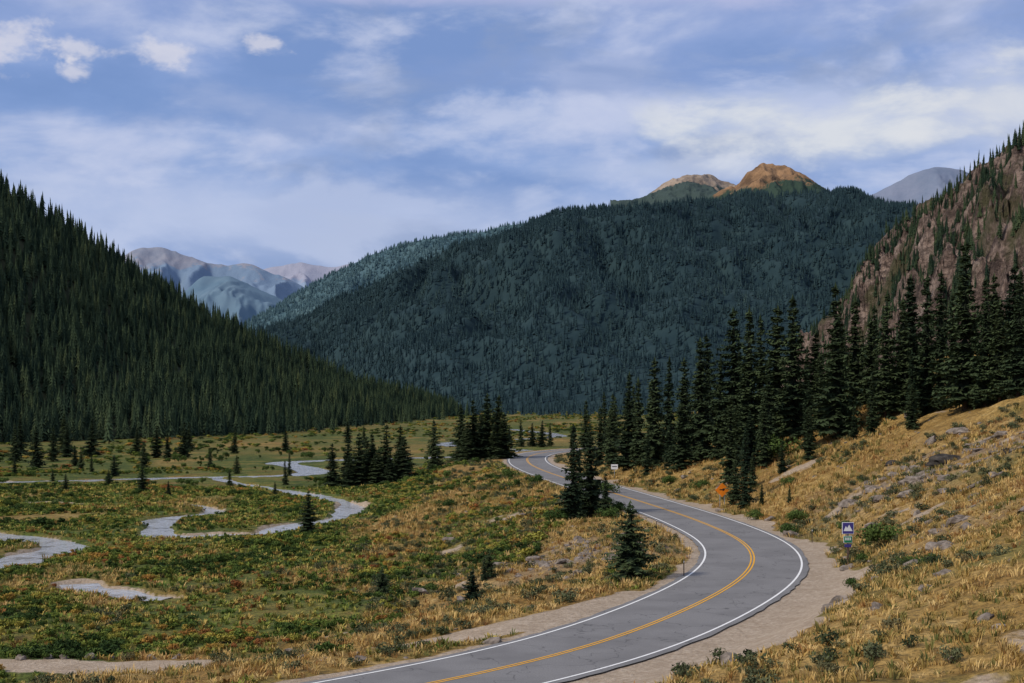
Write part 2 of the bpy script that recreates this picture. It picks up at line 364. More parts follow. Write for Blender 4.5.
# rocky right-hand mountain
def rocky():
    m,nt,b=newmat('rocky_slope'); p=pos(nt)
    mp=N(nt,'ShaderNodeMapping'); mp.inputs['Rotation'].default_value=(0,0,.5); mp.inputs['Scale'].default_value=(.5,1.5,1.); nt.links.new(p,mp.inputs[0])
    f=noise_tex(nt,mp.outputs[0],.05,7,.78); f2=noise_tex(nt,p,.016,5,.7); f3=noise_tex(nt,p,.3,4,.7)
    c=ramp(nt,f,[(.36,(.05,.038,.033)),(.46,(.19,.135,.11)),(.55,(.36,.265,.215)),(.68,(.50,.39,.33))])
    c=mix(nt,ramp(nt,f3,[(.42,.75),(.56,0.)]),c,(.07,.052,.045))
    c=mix(nt,ramp(nt,f2,[(.5,0.),(.57,.8)]),c,(.085,.085,.04))
    nt.links.new(c,b.inputs['Base Color']); bump(nt,b,f,1,12); return m
RM=loft('rocky_mountain',[(214,1180),(205,1100),(195,1000),(180,850),(160,700),(135,520),(120,400),(110,300)],
 [(214,1180,-6),(224,1100,48),(238,1000,90),(254,930,118),(265,880,131),(279,840,148),(288,800,157),(360,790,195)],
 rocky(),240,120,34,81,45,gully=40,back=(300,100,20),crest_amp=.3)

# ------------------------------------------------------------------ plant meshes
class MB:
    def __init__(s): s.v=[];s.f=[];s.m=[]
    def tri(s,a,b,c,m=0):
        n=len(s.v); s.v+= [a,b,c]; s.f.append((n,n+1,n+2)); s.m.append(m)
    def tube(s,pts,rad,k=7,m=1):
        n0=len(s.v)
        for p,r in zip(pts,rad):
            for i in range(k):
                a=2*math.pi*i/k; s.v.append((p[0]+r*math.cos(a),p[1]+r*math.sin(a),p[2]))
        for j in range(len(pts)-1):
            for i in range(k):
                s.f.append((n0+j*k+i,n0+j*k+(i+1)%k,n0+(j+1)*k+(i+1)%k,n0+(j+1)*k+i)); s.m.append(m)
def cones(b,r,H,R,tiers,n,m,z0=.06,power=.85):
    for i in range(tiers):
        t=i/tiers; z=H*(z0+(.92-z0)*t); rad=R*(1-t)**power*r.uniform(.8,1.15); top=z+H/tiers*r.uniform(1.2,1.7)
        if i==tiers-1: top=H*.985
        ph=r.uniform(0,6.28); ox=r.uniform(-.1,.1)*rad; oy=r.uniform(-.1,.1)*rad; ring=[]
        for k in range(2*n):
            a=ph+math.pi*k/n; q=rad*(r.uniform(.8,1.2) if k%2==0 else r.uniform(.4,.65))
            ring.append((ox+q*math.cos(a),oy+q*math.sin(a),z-(H/tiers*.4*r.uniform(.5,1.3) if k%2==0 else -H/tiers*.15)))
        for k in range(2*n): b.tri((0,0,top),ring[k],ring[(k+1)%(2*n)],m)
def spruce_mesh(seed,H=10.,R=1.5,whorls=46,power=.8,gap=.06,tw=1.0,z0=.04):
    r=random.Random(seed); b=MB()
    b.tube([(0,0,-.4),(0,0,H*.25),(.02,0,H*.55),(0,0,H*.97)],[H*.017,H*.013,H*.008,.01])
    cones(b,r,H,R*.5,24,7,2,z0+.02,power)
    phase=r.uniform(0,6.28); ph2=r.uniform(0,6.28)
    for w in range(whorls):
        t=min(.99,(w+r.uniform(-.6,1.4))/whorls); t=max(0,t); z=H*(z0+(.985-z0)*t)
        rad=R*((1-t)**power)*(.7+.3*min(1,t*9))*r.uniform(.7,1.2)*(1+.12*math.sin(t*17+ph2))+.1
        n=int(11-4*t)
        for k in range(n):
            if r.random()<gap: continue
            a=r.uniform(0,2*math.pi); side=.18*math.sin(2*a+phase+t*5)
            zz=z+r.uniform(-.12,.12)
            L=rad*r.uniform(.5,1.2)*(1+side); dx,dy=math.cos(a),math.sin(a); sx,sy=-dy,dx
            dr=.45-.6*t+r.uniform(-.15,.15)
            K=max(2,int(L*.75/.2))
            for j in range(K):
                f=.25+.75*(j+.4)/K
                px,py=dx*L*f,dy*L*f; pz=zz-dr*L*f**1.2+.12*L*f**3
                q=tw*(.44*(1-.5*f)+.08)*r.uniform(.6,1.35)*(.6+.4*(1-t))
                for sg in (-1,1):
                    ex=px+sx*sg*q+dx*q*.6; ey=py+sy*sg*q+dy*q*.6; ez=pz-q*r.uniform(.0,.7)
                    b.tri((px-dx*.12,py-dy*.12,pz+.02),(px+dx*q*.7,py+dy*q*.7,pz-.05),(ex,ey,ez))
                b.tri((px-dx*q*.35,py-dy*q*.35,pz),(px+dx*q*.5,py+dy*q*.5,pz),(px+dx*q*.25+sx*r.uniform(-.2,.2),py+dy*q*.25+sy*r.uniform(-.2,.2),pz-q*r.uniform(.6,1.0)))
            b.tri((dx*L*.88+sx*.1,dy*L*.88+sy*.1,zz-dr*L+.1*L),(dx*L*.88-sx*.1,dy*L*.88-sy*.1,zz-dr*L+.1*L),(dx*(L+.22),dy*(L+.22),zz-dr*L+.14*L))
    for k in range(14):
        a=r.uniform(0,6.28); b.tri((0,0,H*.96+k*.03),(math.cos(a)*.16,math.sin(a)*.16,H*.94+k*.03),(0,0,H*.985+k*.035))
    return b
def low_tree(seed,H,R,tiers,n):
    r=random.Random(seed); b=MB()
    b.tube([(0,0,-1),(0,0,H*.3)],[R*.1,R*.06],4)
    cones(b,r,H,R,tiers,n,0)
    return b
def shrub_mesh(seed,n=260,h=.8,w=.75,leaf=.12):
    r=random.Random(seed); b=MB()
    cl=[(r.uniform(-w,w)*.55,r.uniform(-w,w)*.55,r.uniform(.35,.75)*h,r.uniform(.28,.5)*w) for _ in range(7)]
    for c in cl[:5]: b.tube([(0,0,-.1),(c[0]*.5,c[1]*.5,c[2]*.5),(c[0],c[1],c[2])],[.025,.018,.008],4)
    for i in range(n):
        c=r.choice(cl); d=Vector((r.gauss(0,1),r.gauss(0,1),r.gauss(0,1))).normalized(); q=c[3]*r.uniform(.55,1.08)
        p=Vector((c[0]+d.x*q,c[1]+d.y*q,max(.02,c[2]+d.z*q*.9)))
        t1=Vector((r.gauss(0,1),r.gauss(0,1),r.gauss(0,1)+.6)).normalized()*leaf*r.uniform(.7,1.5); t2=t1.cross(d).normalized()*leaf*.5 if t1.cross(d).length>1e-4 else Vector((leaf,0,0))
        n0=len(b.v); b.v+=[tuple(p-t1*.6),tuple(p+t2),tuple(p+t1),tuple(p-t2)]; b.f.append((n0,n0+1,n0+2,n0+3)); b.m.append(0)
    return b
def tuft_mesh(seed,n=13,h=.42,w=.02):
    r=random.Random(seed); b=MB()
    for i in range(n):
        a=r.uniform(0,6.28); q=r.uniform(0,.26); l=h*r.uniform(.4,1.15); lean=r.uniform(.2,.8)*l
        px,py=q*math.cos(a),q*math.sin(a); dx,dy=math.cos(a),math.sin(a)
        m=(px+dx*lean*.4,py+dy*lean*.4,l*.65); e=(px+dx*lean,py+dy*lean,l)
        n0=len(b.v); b.v+=[(px-dy*w,py+dx*w,-.03),(px+dy*w,py-dx*w,-.03),(m[0]+dy*w,m[1]-dx*w,m[2]),(m[0]-dy*w,m[1]+dx*w,m[2]),e]
        b.f+=[(n0,n0+1,n0+2,n0+3),(n0+3,n0+2,n0+4)]; b.m+=[0,0]
    return b
def rock_mesh(seed,sub=3,rough=.35):
    import bmesh
    bm=bmesh.new(); bmesh.ops.create_icosphere(bm,subdivisions=sub,radius=1)
    off=Vector((seed*3.7,seed*1.3,0))
    for v in bm.verts:
        p=v.co.copy(); d=mnoise.noise(p*1.1+off)*rough+mnoise.noise(p*2.6+off)*rough*.5
        c=mnoise.cell(p*1.6+off)*.12
        v.co=p*(1+d+c); v.co.z*=.65
        if v.co.z<-.3: v.co.z=-.3
    return bm
def proto_coll(name,objs):
    c=bpy.data.collections.new(name)
    for o in objs: c.objects.link(o)
    return c
def mb_obj(name,b,mats): return mesh_obj(name,b.v,b.f,mats,False,False,b.m)
C_low=proto_coll('forest_trees',[mb_obj('a%d_forest_conifer'%i,low_tree(100+i,14,2.1+.25*(i%3),10,6),[M_forestL,M_bark]) for i in range(6)])
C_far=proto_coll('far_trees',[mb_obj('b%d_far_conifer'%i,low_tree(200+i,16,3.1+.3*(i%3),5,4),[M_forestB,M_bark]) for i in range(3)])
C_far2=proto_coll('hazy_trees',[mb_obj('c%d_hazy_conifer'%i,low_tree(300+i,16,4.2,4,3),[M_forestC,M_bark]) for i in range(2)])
C_shr=proto_coll('shrubs',[mb_obj('d%d_shrub'%i,shrub_mesh(400+i),[M_shrub,M_bark]) for i in range(4)])
C_sage=proto_coll('sage',[mb_obj('h%d_sagebrush'%i,shrub_mesh(430+i,220,.6,.7,.09),[M_sage,M_bark]) for i in range(3)])
C_dark=proto_coll('bush_set',[mb_obj('k%d_bush'%i,shrub_mesh(450+i,500,1.5,1.1,.14),[M_green,M_bark]) for i in range(3)])
C_tuft=proto_coll('tufts',[mb_obj('e%d_tuft'%i,tuft_mesh(500+i,15,.36),[M_grass]) for i in range(4)])
C_mt=proto_coll('meadow_tufts',[mb_obj('g%d_tuft'%i,tuft_mesh(540+i,14,.45,.045),[M_mgrass]) for i in range(4)])
def rock_obj(name,seed,mat,sub=3,lk=False):
    bm=rock_mesh(seed,sub); me=bpy.data.meshes.new(name); bm.to_mesh(me); bm.free(); me.materials.append(mat)
    o=bpy.data.objects.new(name,me)
    if lk: link(o)
    return o
C_rock=proto_coll('stone_set',[rock_obj('f%d_stone'%i,i+1,M_rock,2) for i in range(4)])
SP=[spruce_mesh(1,10,1.55,46,.8),spruce_mesh(2,10,1.25,46,.9,.16),spruce_mesh(3,10,1.8,44,.75),spruce_mesh(4,10,1.35,48,.7,.12),spruce_mesh(5,10,1.65,42,.95,.1),spruce_mesh(6,10,1.1,40,.75,.22)]
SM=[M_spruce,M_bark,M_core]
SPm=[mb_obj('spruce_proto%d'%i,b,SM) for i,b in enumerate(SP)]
C_spr=proto_coll('spruces',SPm)

def scatter(name,pts,rot,scl,coll):
    me=bpy.data.meshes.new(name); me.vertices.add(len(pts)); me.vertices.foreach_set('co',np.asarray(pts,np.float32).ravel())
    a=me.attributes.new('rot','FLOAT_VECTOR','POINT'); a.data.foreach_set('vector',np.asarray(rot,np.float32).ravel())
    a=me.attributes.new('scl','FLOAT_VECTOR','POINT'); a.data.foreach_set('vector',np.asarray(scl,np.float32).ravel())
    a=me.attributes.new('pick','INT','POINT'); a.data.foreach_set('value',rng.integers(0,60,len(pts)).astype(np.int32))
    me.update(); o=link(bpy.data.objects.new(name,me))
    ng=bpy.data.node_groups.new(name+'_nodes','GeometryNodeTree')
    ng.interface.new_socket('Geometry',in_out='INPUT',socket_type='NodeSocketGeometry'); ng.interface.new_socket('Geometry',in_out='OUTPUT',socket_type='NodeSocketGeometry')
    gi=ng.nodes.new('NodeGroupInput'); go=ng.nodes.new('NodeGroupOutput'); ip=ng.nodes.new('GeometryNodeInstanceOnPoints')
    ci=ng.nodes.new('GeometryNodeCollectionInfo'); ci.inputs['Collection'].default_value=coll; ci.inputs['Separate Children'].default_value=True; ci.inputs['Reset Children'].default_value=True
    def na(nm,t):
        n=ng.nodes.new('GeometryNodeInputNamedAttribute'); n.data_type=t; n.inputs['Name'].default_value=nm
        return [s for s in n.outputs if s.enabled and s.name=='Attribute'][0]
    L=ng.links
    L.new(gi.outputs[0],ip.inputs['Points']); L.new(ci.outputs[0],ip.inputs['Instance']); ip.inputs['Pick Instance'].default_value=True
    L.new(na('pick','INT'),ip.inputs['Instance Index']); L.new(na('rot','FLOAT_VECTOR'),ip.inputs['Rotation']); L.new(na('scl','FLOAT_VECTOR'),ip.inputs['Scale'])
    L.new(ip.outputs[0],go.inputs[0])
    md=o.modifiers.new('scatter','NODES'); md.node_group=ng
    return o
def rs(n,lo,hi,wid=.15):
    s=rng.uniform(lo,hi,n); return np.stack([s*rng.uniform(1-wid,1+wid,n),s*rng.uniform(1-wid,1+wid,n),s],1)
def rr(n,tilt=.04): return np.stack([rng.normal(0,tilt,n),rng.normal(0,tilt,n),rng.uniform(0,6.28,n)],1)
def on_grid(P,n,mask=None):
    a=P[:-1,:-1];b=P[:-1,1:];c=P[1:,1:];d=P[1:,:-1]
    ar=np.linalg.norm(np.cross(c-a,d-b),axis=-1).ravel(); 
    i=rng.choice(len(ar),n,p=ar/ar.sum()); u=rng.random((n,1)); v=rng.random((n,1))
    a,b,c,d=[q.reshape(-1,3)[i] for q in (a,b,c,d)]
    p=(a*(1-u)+b*u)*(1-v)+(d*(1-u)+c*u)*v
    p=p[np.abs(p[:,0])<.42*p[:,1]+20]
    if mask is not None: p=p[mask(p)]
    return p
p=on_grid(LM[:-4],18000,lambda q:(vnoise(q[:,0]/14,q[:,1]/14,8)>.12)); scatter('conifer_forest',p,rr(len(p)),rs(len(p),.45,1.15),C_low)
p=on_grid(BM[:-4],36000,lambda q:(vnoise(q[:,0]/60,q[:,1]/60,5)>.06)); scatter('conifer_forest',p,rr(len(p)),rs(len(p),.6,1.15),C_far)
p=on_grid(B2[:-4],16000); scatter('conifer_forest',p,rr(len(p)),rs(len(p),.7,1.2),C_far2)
p=on_grid(RM,13000,lambda q:(fbm(q[:,0]/45,q[:,1]/45,15)>.13)|(rng.random(len(q))<.10)); scatter('conifer_forest',p,rr(len(p)),rs(len(p),.35,.8,.3),C_low)

# ------------------------------------------------------------------ scatter on the valley floor
def cand(n,x0,x1,y0,y1,cone=True):
    x=rng.uniform(x0,x1,n); y=rng.uniform(y0,y1,n)
    if cone: k=np.abs(x)<.42*y+8; x=x[k];y=y[k]
    z,s,dt,ds,dp,w=height(x,y,True); g,dn,rk=zones(x,y,s,dt,ds,dp,w)
    return x,y,z,s,g,dn,rk,ds,w
for (n,y0,y1) in ((42000,44,105),(48000,105,230)):
    x,y,z,s,g,dn,rk,ds,w=cand(n,-55,75,y0,y1)
    k=(np.abs(s)>4.6)&(dn<.4)&(g<.8)&(rng.random(len(x))<np.clip(.75+1.1*fbm(x/4,y/4,91),.1,1))&((x<.13*y+22)|(y<140))
    x,y,z=x[k],y[k],z[k]; sc=rs(len(x),.5,1.2,.3)*np.interp(y,[60,190],[1,1.5])[:,None]; sc[:,2]*=.9+.5*fbm(x/6,y/6,97); scatter('dry_grass',np.stack([x,y,z],1),rr(len(x),.15),sc,C_tuft)
x,y,z,s,g,dn,rk,ds,w=cand(58000,-120,20,55,300)
k=(g>.35)&(dn<.3)&(ds>w+1.6)&(s<-5)&(fbm(x/6,y/6,98)>-.35)&~((y>262)&(ds<16))
x,y,z=x[k],y[k],z[k]; sc=rs(len(x),.5,1.2,.3)*np.interp(y,[60,300],[1,1.5])[:,None]; sc[:,2]*=.7; scatter('meadow_grass',np.stack([x,y,z],1),rr(len(x),.15),sc,C_mt)
x,y,z,s,g,dn,rk,ds,w=cand(42000,-140,10,55,330)
k=(g>.4)&(dn<.5)&(ds>w+1.5+1.6*fbm(x/5,y/5,33))&(fbm(x/9,y/9,92)>-.1)&(s<-9)&~((y>262)&(ds<16))
x,y,z=x[k],y[k],z[k]; f=fbm(x/9,y/9,92); sc=rs(len(x),.35,.95,.3)*(.8+1.0*np.clip(f,0,.7))[:,None]; sc[:,2]*=.85; sc*=np.where(rng.random(len(x))<.05,1.6,1.)[:,None]
# lower growth right at the water's edge
sc*=np.clip((ds[k]-w[k])/6,.45,1)[:,None]
scatter('willow_shrubs',np.stack([x,y,z],1),rr(len(x),.1),sc,C_shr)
x,y,z,s,g,dn,rk,ds,w=cand(12000,-330,200,320,1700)
k=(ds>w+3)&(fbm(x/40,y/80,93)>-.05)&(np.abs(s)>9)&~((ds<24)&(y<430))
x,y,z=x[k],y[k],z[k]; sc=rs(len(x),.9,2.8,.4); sc[:,2]*=.5; scatter('willow_shrubs',np.stack([x,y,z],1),rr(len(x),.05),sc,C_shr)
x,y,z,s,g,dn,rk,ds,w=cand(900,-150,12,120,440)
k=(ds>w+6)&(s<-8)&(dn<.3)&(fbm(x/25,y/30,61)>-.05)
x,y,z=x[k],y[k],z[k]; scatter('meadow_bushes',np.stack([x,y,z],1),rr(len(x),.05),rs(len(x),.25,.9,.3)*np.interp(y,[120,440],[.7,1.5])[:,None],C_dark)
x,y,z,s,g,dn,rk,ds,w=cand(13000,-35,80,48,300)
k=(np.abs(s)>5.2)&(dn<.3)&(g<.9)&(fbm(x/7,y/7,94)>-.02)
x,y,z=x[k],y[k],z[k]; sc=rs(len(x),.25,.95,.3); scatter('sagebrush',np.stack([x,y,z],1),rr(len(x),.1),sc,C_sage)
x,y,z,s,g,dn,rk,ds,w=cand(16000,-40,80,48,190)
k=(np.abs(s)>4.4)&((rng.random(len(x))<.07)|(rk>.35)|((dn>.5)&(dn<.7)&(s>0)&(rng.random(len(x))<.35)))&(g<.8)&(dn<.9)&(s>-27)
x,y,z=x[k],y[k],z[k]; e=rng.exponential(.15,len(x))+.06; e=np.minimum(e,.8); scatter('stones',np.stack([x,y,z-.05],1),rr(len(x),.3),np.stack([e*1.2,e,e*.9],1),C_rock)
tx=np.array([-30,-28.4,-27.4,-25.8,-24.6,-23.2,-22.0,-20.4,-18.9]); ty=87.2+.3*np.sin(tx*3)-np.clip(tx+24,0,9)*.3
tz=height(tx,ty); scatter('track_edge_stones',np.stack([tx,ty,tz+.05],1),rr(9,.3),rs(9,.25,.4,.3),C_rock)
# forest mass behind the near trees and at the foot of the hillside
x=rng.uniform(30,115,150); y=rng.uniform(195,330,150); k=(x>.13*y+8); x,y=x[k],y[k]
s=road_info(x,y); k=(s>12)&(y>205-(x-28)*.35); x,y=x[k],y[k]; z=height(x,y)
scatter('conifer_grove',np.stack([x,y,z],1),rr(len(x),.02),rs(len(x),.6,1.15,.1),C_spr)
fy=rng.uniform(480,1350,420); fx=np.interp(fy,[350,514,575,640,806,1007,1422],[-260,-185,-150,-114,-103,-79,-48])+rng.exponential(7,420)-6
scatter('conifer_grove',np.stack([fx,fy,height(fx,fy)],1),rr(420,.02),rs(420,.4,1.2,.1),C_low)
fx=rng.uniform(-60,330,500); fy=rng.uniform(1350,1790,500)-np.abs(rng.normal(0,40,500)); k=(fbm(fx/60,fy/60,96)>-.02)|(fy>1650); fx,fy=fx[k],fy[k]
scatter('conifer_grove',np.stack([fx,fy,height(fx,fy)],1),rr(len(fx),.02),rs(len(fx),.5,1.0,.1),C_far)

# ------------------------------------------------------------------ individual trees
def tree(x,y,h,wid=1.0,v=None,name='spruce_tree'):
    v=random.randrange(6) if v is None else v
    o=link(bpy.data.objects.new(name,SPm[v].data)); o.location=(x,y,gz(x,y)-.05); k=h/10
    o.scale=(k*wid,k*wid,k); o.rotation_euler=(random.gauss(0,.015),random.gauss(0,.015),random.uniform(0,6.28)); return o
right=[(14.5,235,10),(15.8,225,12),(17.5,215,15),(18.9,210,13.5),(20.6,205,16),(23.6,215,15),(24.3,200,14.5),(25,190,17),(28.5,205,16),(27,185,13.5),
(29,185,19),(29.9,180,19),(32.5,185,16),(33.3,180,17.5),(34.8,175,18),(24.6,150,8.5),(25.3,165,10.5),(29.4,165,9),(34.3,165,8),(36.8,170,10),(37.8,165,18.5),
(42.2,175,14),(42.8,170,11),(43.3,165,15),(45.6,165,13),(46.5,160,16),(47.6,158,16),(48.4,152,18.5),(49.9,150,14),(50.8,148,11),(51.6,145,13),(56,147,13),(60,150,15),
(16.5,240,9),(19.5,230,12),(22,225,12),(26.5,195,12),(31,172,12),(39,182,11),(45,178,12),(48,172,14),(51,165,12),(54,160,12),(44.5,158,8),(40,158,7),(27.5,174,8),(21.8,196,7),(19,200,6),(53.5,152,14),(33,158,6),
(39.5,172,10),(30.5,192,14),(22.5,190,9),(47,166,9),(52,150,8),(38.5,160,4),(43,153,5),(30,158,3.5),(48,160,4),(26.5,157,4),(24.2,154,5.5),(28,168,7),(25.8,147,2.2),(27.5,141,1.8)]
for (x,y,h) in right: tree(x,y,h*.97,random.uniform(.85,1.2)*(1.2 if h<12 else 1))
left=[(6.2,146,9.8,1.0,0),(8.2,149,9.6,1.1,2),(7.2,150,7,1.2,1),(9.6,146,4.5,1.2,4),(-25,174,5.2,1.5,2),(-14.7,271,9.6,1.2,2),(-10.2,285,11,1.3,2),(-7.6,287,12,1.4,4),(-5,285,13,1.4,2),(-3,288,12.5,1.4,0),(-8.8,281,8,1.6,2),(-1.5,284,9,1.8,2),(-6.2,282,9,1.7,4),(-3.6,281,7,1.8,0),
(-33,262,8,1.6,0),(-30.5,264,9,1.4,2),(-28,261,10,1.5,2),(-25.8,263,9.5,1.5,0),(-23.2,262,11,1.4,4),(-21,265,10.5,1.4,0),(-19.7,260,8,1.7,2),(-43,270,4.7,1.4,1),(-24.5,260,7,1.9,2),(-29.5,259,6,1.9,0),(-22,258,6,1.9,4),(-26.8,266,9,1.6,2),
(-65,250,4.5,1.6,2),(-113,338,10,1.3,2),(-90,390,10,1.3,0),(-98,392,9,1.3,2),(-94,388,7,1.5,4),(-106,345,5,1.5,0),(-84,300,4.5,1.5,2),(-100,330,5,1.3,4),(-52,262,3.5,1.4,0),(-47,300,5,1.3,1),(-70,330,5,1.3,3),(-120,372,9,1.3,0),(-128,366,10,1.1,2),
(-60,310,4,1.5,2),(-88,340,6,1.4,0),(-94,318,3.5,1.6,1),(-35,300,4,1.5,4),(-105,300,4,1.5,3),(-76,268,3,1.6,2),(-58,240,2.5,1.6,0),(-80,255,3,1.7,2),(-40,240,2.5,1.7,4),(-92,285,3,1.7,0),
(-118,400,11,1.3,2),(-124,396,9,1.4,0),(-140,405,12,1.2,4),(-108,410,8,1.4,2),(-132,420,12,1.3,2),(-82,420,7,1.4,0),(-70,440,7,1.4,2),(-100,440,9,1.4,4),(-50,480,7,1.4,0),(-60,520,8,1.4,2),
(3,480,9,1.2,0),(7,484,8,1.4,2),(10,478,9,1.2,2),(13,486,8,1.2,4),(-1,500,7,1.2,4),(20,470,8,1.1,0),(-2.2,110,1.9,1.3,3),(15.5,300,11,1.1,0),(19,290,12,1.1,1),(22,305,11,1.1,2)]
for t in left: tree(*t)
wide=[spruce_mesh(21,5,2.0,36,.6,.02,.8,.02),spruce_mesh(22,2.2,.95,22,.55,.02,.5,.02)]
W=[mb_obj('wide_spruce%d'%i,b,SM) for i,b in enumerate(wide)]
for i,x,y,s in ((0,7.9,95,1.0),(1,-2.6,93,1.05),(1,-10.6,116,1.0),(1,-1.8,111,.8)):
    o=link(bpy.data.objects.new('spruce_tree',W[i].data)); o.location=(x,y,gz(x,y)-.05); o.scale=(s,s,s)
# leafy bushes
Lb=shrub_mesh(77,1100,1.7,1.5,.12); LbO=mb_obj('leafy_bush',Lb,[M_green,M_bark])
for x,y,s in ((26.2,100,1.3),(31.5,166,2.1),(12.5,180,1.2),(22.5,172,1.0),(29,150,.8),(20.5,185,.9),(9.5,143,1.0),(-8,90,.6),(25,66,.6),(4.5,145,1.2),(11,150,.9),(-3,170,.8),(-9,190,1.0),(3,200,1.1),(0,215,1.2),(10.5,160,.7),
   (19,78,.5),(21.5,74,.6),(22,80,.5),(24.3,98,.5),(27.5,118,.7),(24.5,125,.8),(26.5,132,.9),(24,140,.8),(9,105,.6),(-6,112,.6)):
    o=link(bpy.data.objects.new('leafy_bush',LbO.data)); o.location=(x,y,gz(x,y)-.05); o.scale=(s,s,s*.85); o.rotation_euler=(0,0,x)

# ------------------------------------------------------------------ boulders and logs
for i,(x,y,s,mt) in enumerate([(39,127,1.35,M_drock),(24.5,81,.75,M_rock),(29,92,.5,M_rock),(33,118,.8,M_rock),(31.5,121,.7,M_rock),(35,124,1.0,M_rock),(36,118,.6,M_rock),(30,126,.8,M_rock),
   (27.5,70,.45,M_rock),(34,104,.5,M_rock),(41,118,.6,M_drock),(4,113,.8,M_rock),(6,116,.7,M_rock),(2,120,.6,M_rock),(8,112,.6,M_rock),(-1,123,.7,M_rock),(10,124,.8,M_rock),(5,104,.5,M_rock),(44,140,.9,M_rock),(37,138,.8,M_drock),(28.5,112,.6,M_rock),(32.5,128,.7,M_rock),(34.5,113,.5,M_rock)]):
    o=rock_obj('boulder',20+i,mt,3,True); o.location=(x,y,gz(x,y)-s*.02); o.scale=(s*1.35,s,s*.9); o.rotation_euler=(0,0,i*1.7)
M_log=simple('weathered_wood',(.2,.17,.14),.9,.5,4)
for x,y,l,a in ((34,108,4.5,.3),(38,119,5,-.4),(30,84,3,.9),(42,131,4,.1),(28.5,98,2.6,-.7)):
    b=MB(); b.tube([(0,0,0),(.05,.02,l*.35),(-.04,.05,l*.7),(.03,0,l)],[.17,.15,.11,.06],8,0)
    b.tube([(0.02,0,l*.5),(.35,.1,l*.62)],[.05,.02],5,0); b.tube([(0.0,0,l*.75),(-.3,.05,l*.85)],[.04,.015],5,0)
    x2=x+l*math.cos(a); y2=y+l*math.sin(a); z1=gz(x,y)+.12; z2=gz(x2,y2)+.12
    o=mesh_obj('fallen_log',b.v,b.f,[M_log]); o.location=(x,y,z1); o.rotation_euler=Vector((x2-x,y2-y,z2-z1)).to_track_quat('Z','Y').to_euler()

# ------------------------------------------------------------------ signs
M_post=simple('weathered_post',(.11,.08,.06),.9,.3,10); M_steel=simple('steel',(.35,.36,.37),.45,.1,10)
M_blue=simple('byway_blue',(.06,.05,.22),.45,.1,5); M_sw=simple('sign_white',(.75,.76,.78),.4,.05,5); M_sg=simple('sign_green',(.02,.2,.1),.4,.1,5); M_or=simple('sign_orange',(.85,.24,.02),.4,.08,5); M_bk=simple('sign_black',(.02,.02,.02),.5,.1,5)
def box(name,cx,cy,cz,sx,sy,sz,mat,parent,rot=0,bev=.006):
    import bmesh
    bm=bmesh.new(); bmesh.ops.create_cube(bm,size=1)
    for v in bm.verts: v.co=Vector((v.co.x*sx,v.co.y*sy,v.co.z*sz))
    bmesh.ops.bevel(bm,geom=bm.edges[:],offset=min(bev,min(sx,sy,sz)*.3),segments=2,affect='EDGES')
    me=bpy.data.meshes.new(name); bm.to_mesh(me); bm.free(); me.materials.append(mat)
    o=link(bpy.data.objects.new(name,me)); o.location=(cx,cy,cz); o.rotation_euler=(0,rot,0); o.parent=parent; return o
def poly(name,pts,y,mat,parent):
    o=mesh_obj(name,[(a,y,c) for a,c in pts],[tuple(range(len(pts)))],[mat]); o.parent=parent; return o
def empty(name,x,y,rz=0):
    e=link(bpy.data.objects.new(name,None)); e.location=(x,y,gz(x,y)); e.rotation_euler=(0,0,rz); return e
e=empty('scenic_byway_sign',23.6,100,.05)
box('post',0,0,1.4,.1,.1,3.2,M_post,e)
box('border_panel',0,-.07,2.65,.84,.03,.84,M_sw,e); box('emblem_panel',0,-.09,2.65,.76,.012,.76,M_blue,e)
poly('mountain_emblem',[(-.32,2.45),(-.16,2.8),(-.06,2.66),(.08,2.9),(.32,2.45)],-.101,M_sw,e)
box('route_border',0,-.07,1.86,.62,.03,.5,M_sw,e); box('route_panel',0,-.09,1.86,.56,.012,.44,M_sg,e)
for i in range(3): box('legend_%d'%i,-.15+.15*i,-.101,1.9,.09,.006,.2,M_sw,e)
box('arrow_panel',0,-.07,1.42,.5,.02,.22,M_blue,e)
e=empty('orange_warning_sign',22.9,155,.1)
box('post_1',-.25,0,1.0,.06,.06,2.2,M_steel,e); box('post_2',.25,0,1.0,.06,.06,2.2,M_steel,e)
box('panel',0,-.05,1.85,1.1,.02,1.1,M_or,e,math.pi/4); 
poly('legend',[(-.3,1.82),(.05,1.82),(.05,1.7),(.32,1.88),(.05,2.06),(.05,1.94),(-.3,1.94)],-.064,M_bk,e)
e=empty('road_sign',15.2,211,0)
box('post',0,0,.9,.07,.07,2.0,M_steel,e); box('panel',0,-.05,1.65,1.0,.02,.75,M_sw,e); box('legend_bar',0,-.064,1.7,.7,.006,.12,M_bk,e)
for x,y in ((11.6,96),(13.0,128),(24.9,118),(24.4,103)):
    e=empty('road_delineator',x,y); box('post',0,0,.5,.07,.03,1.3,M_post,e); box('reflector',0,-.018,1.02,.05,.006,.12,M_sw,e)

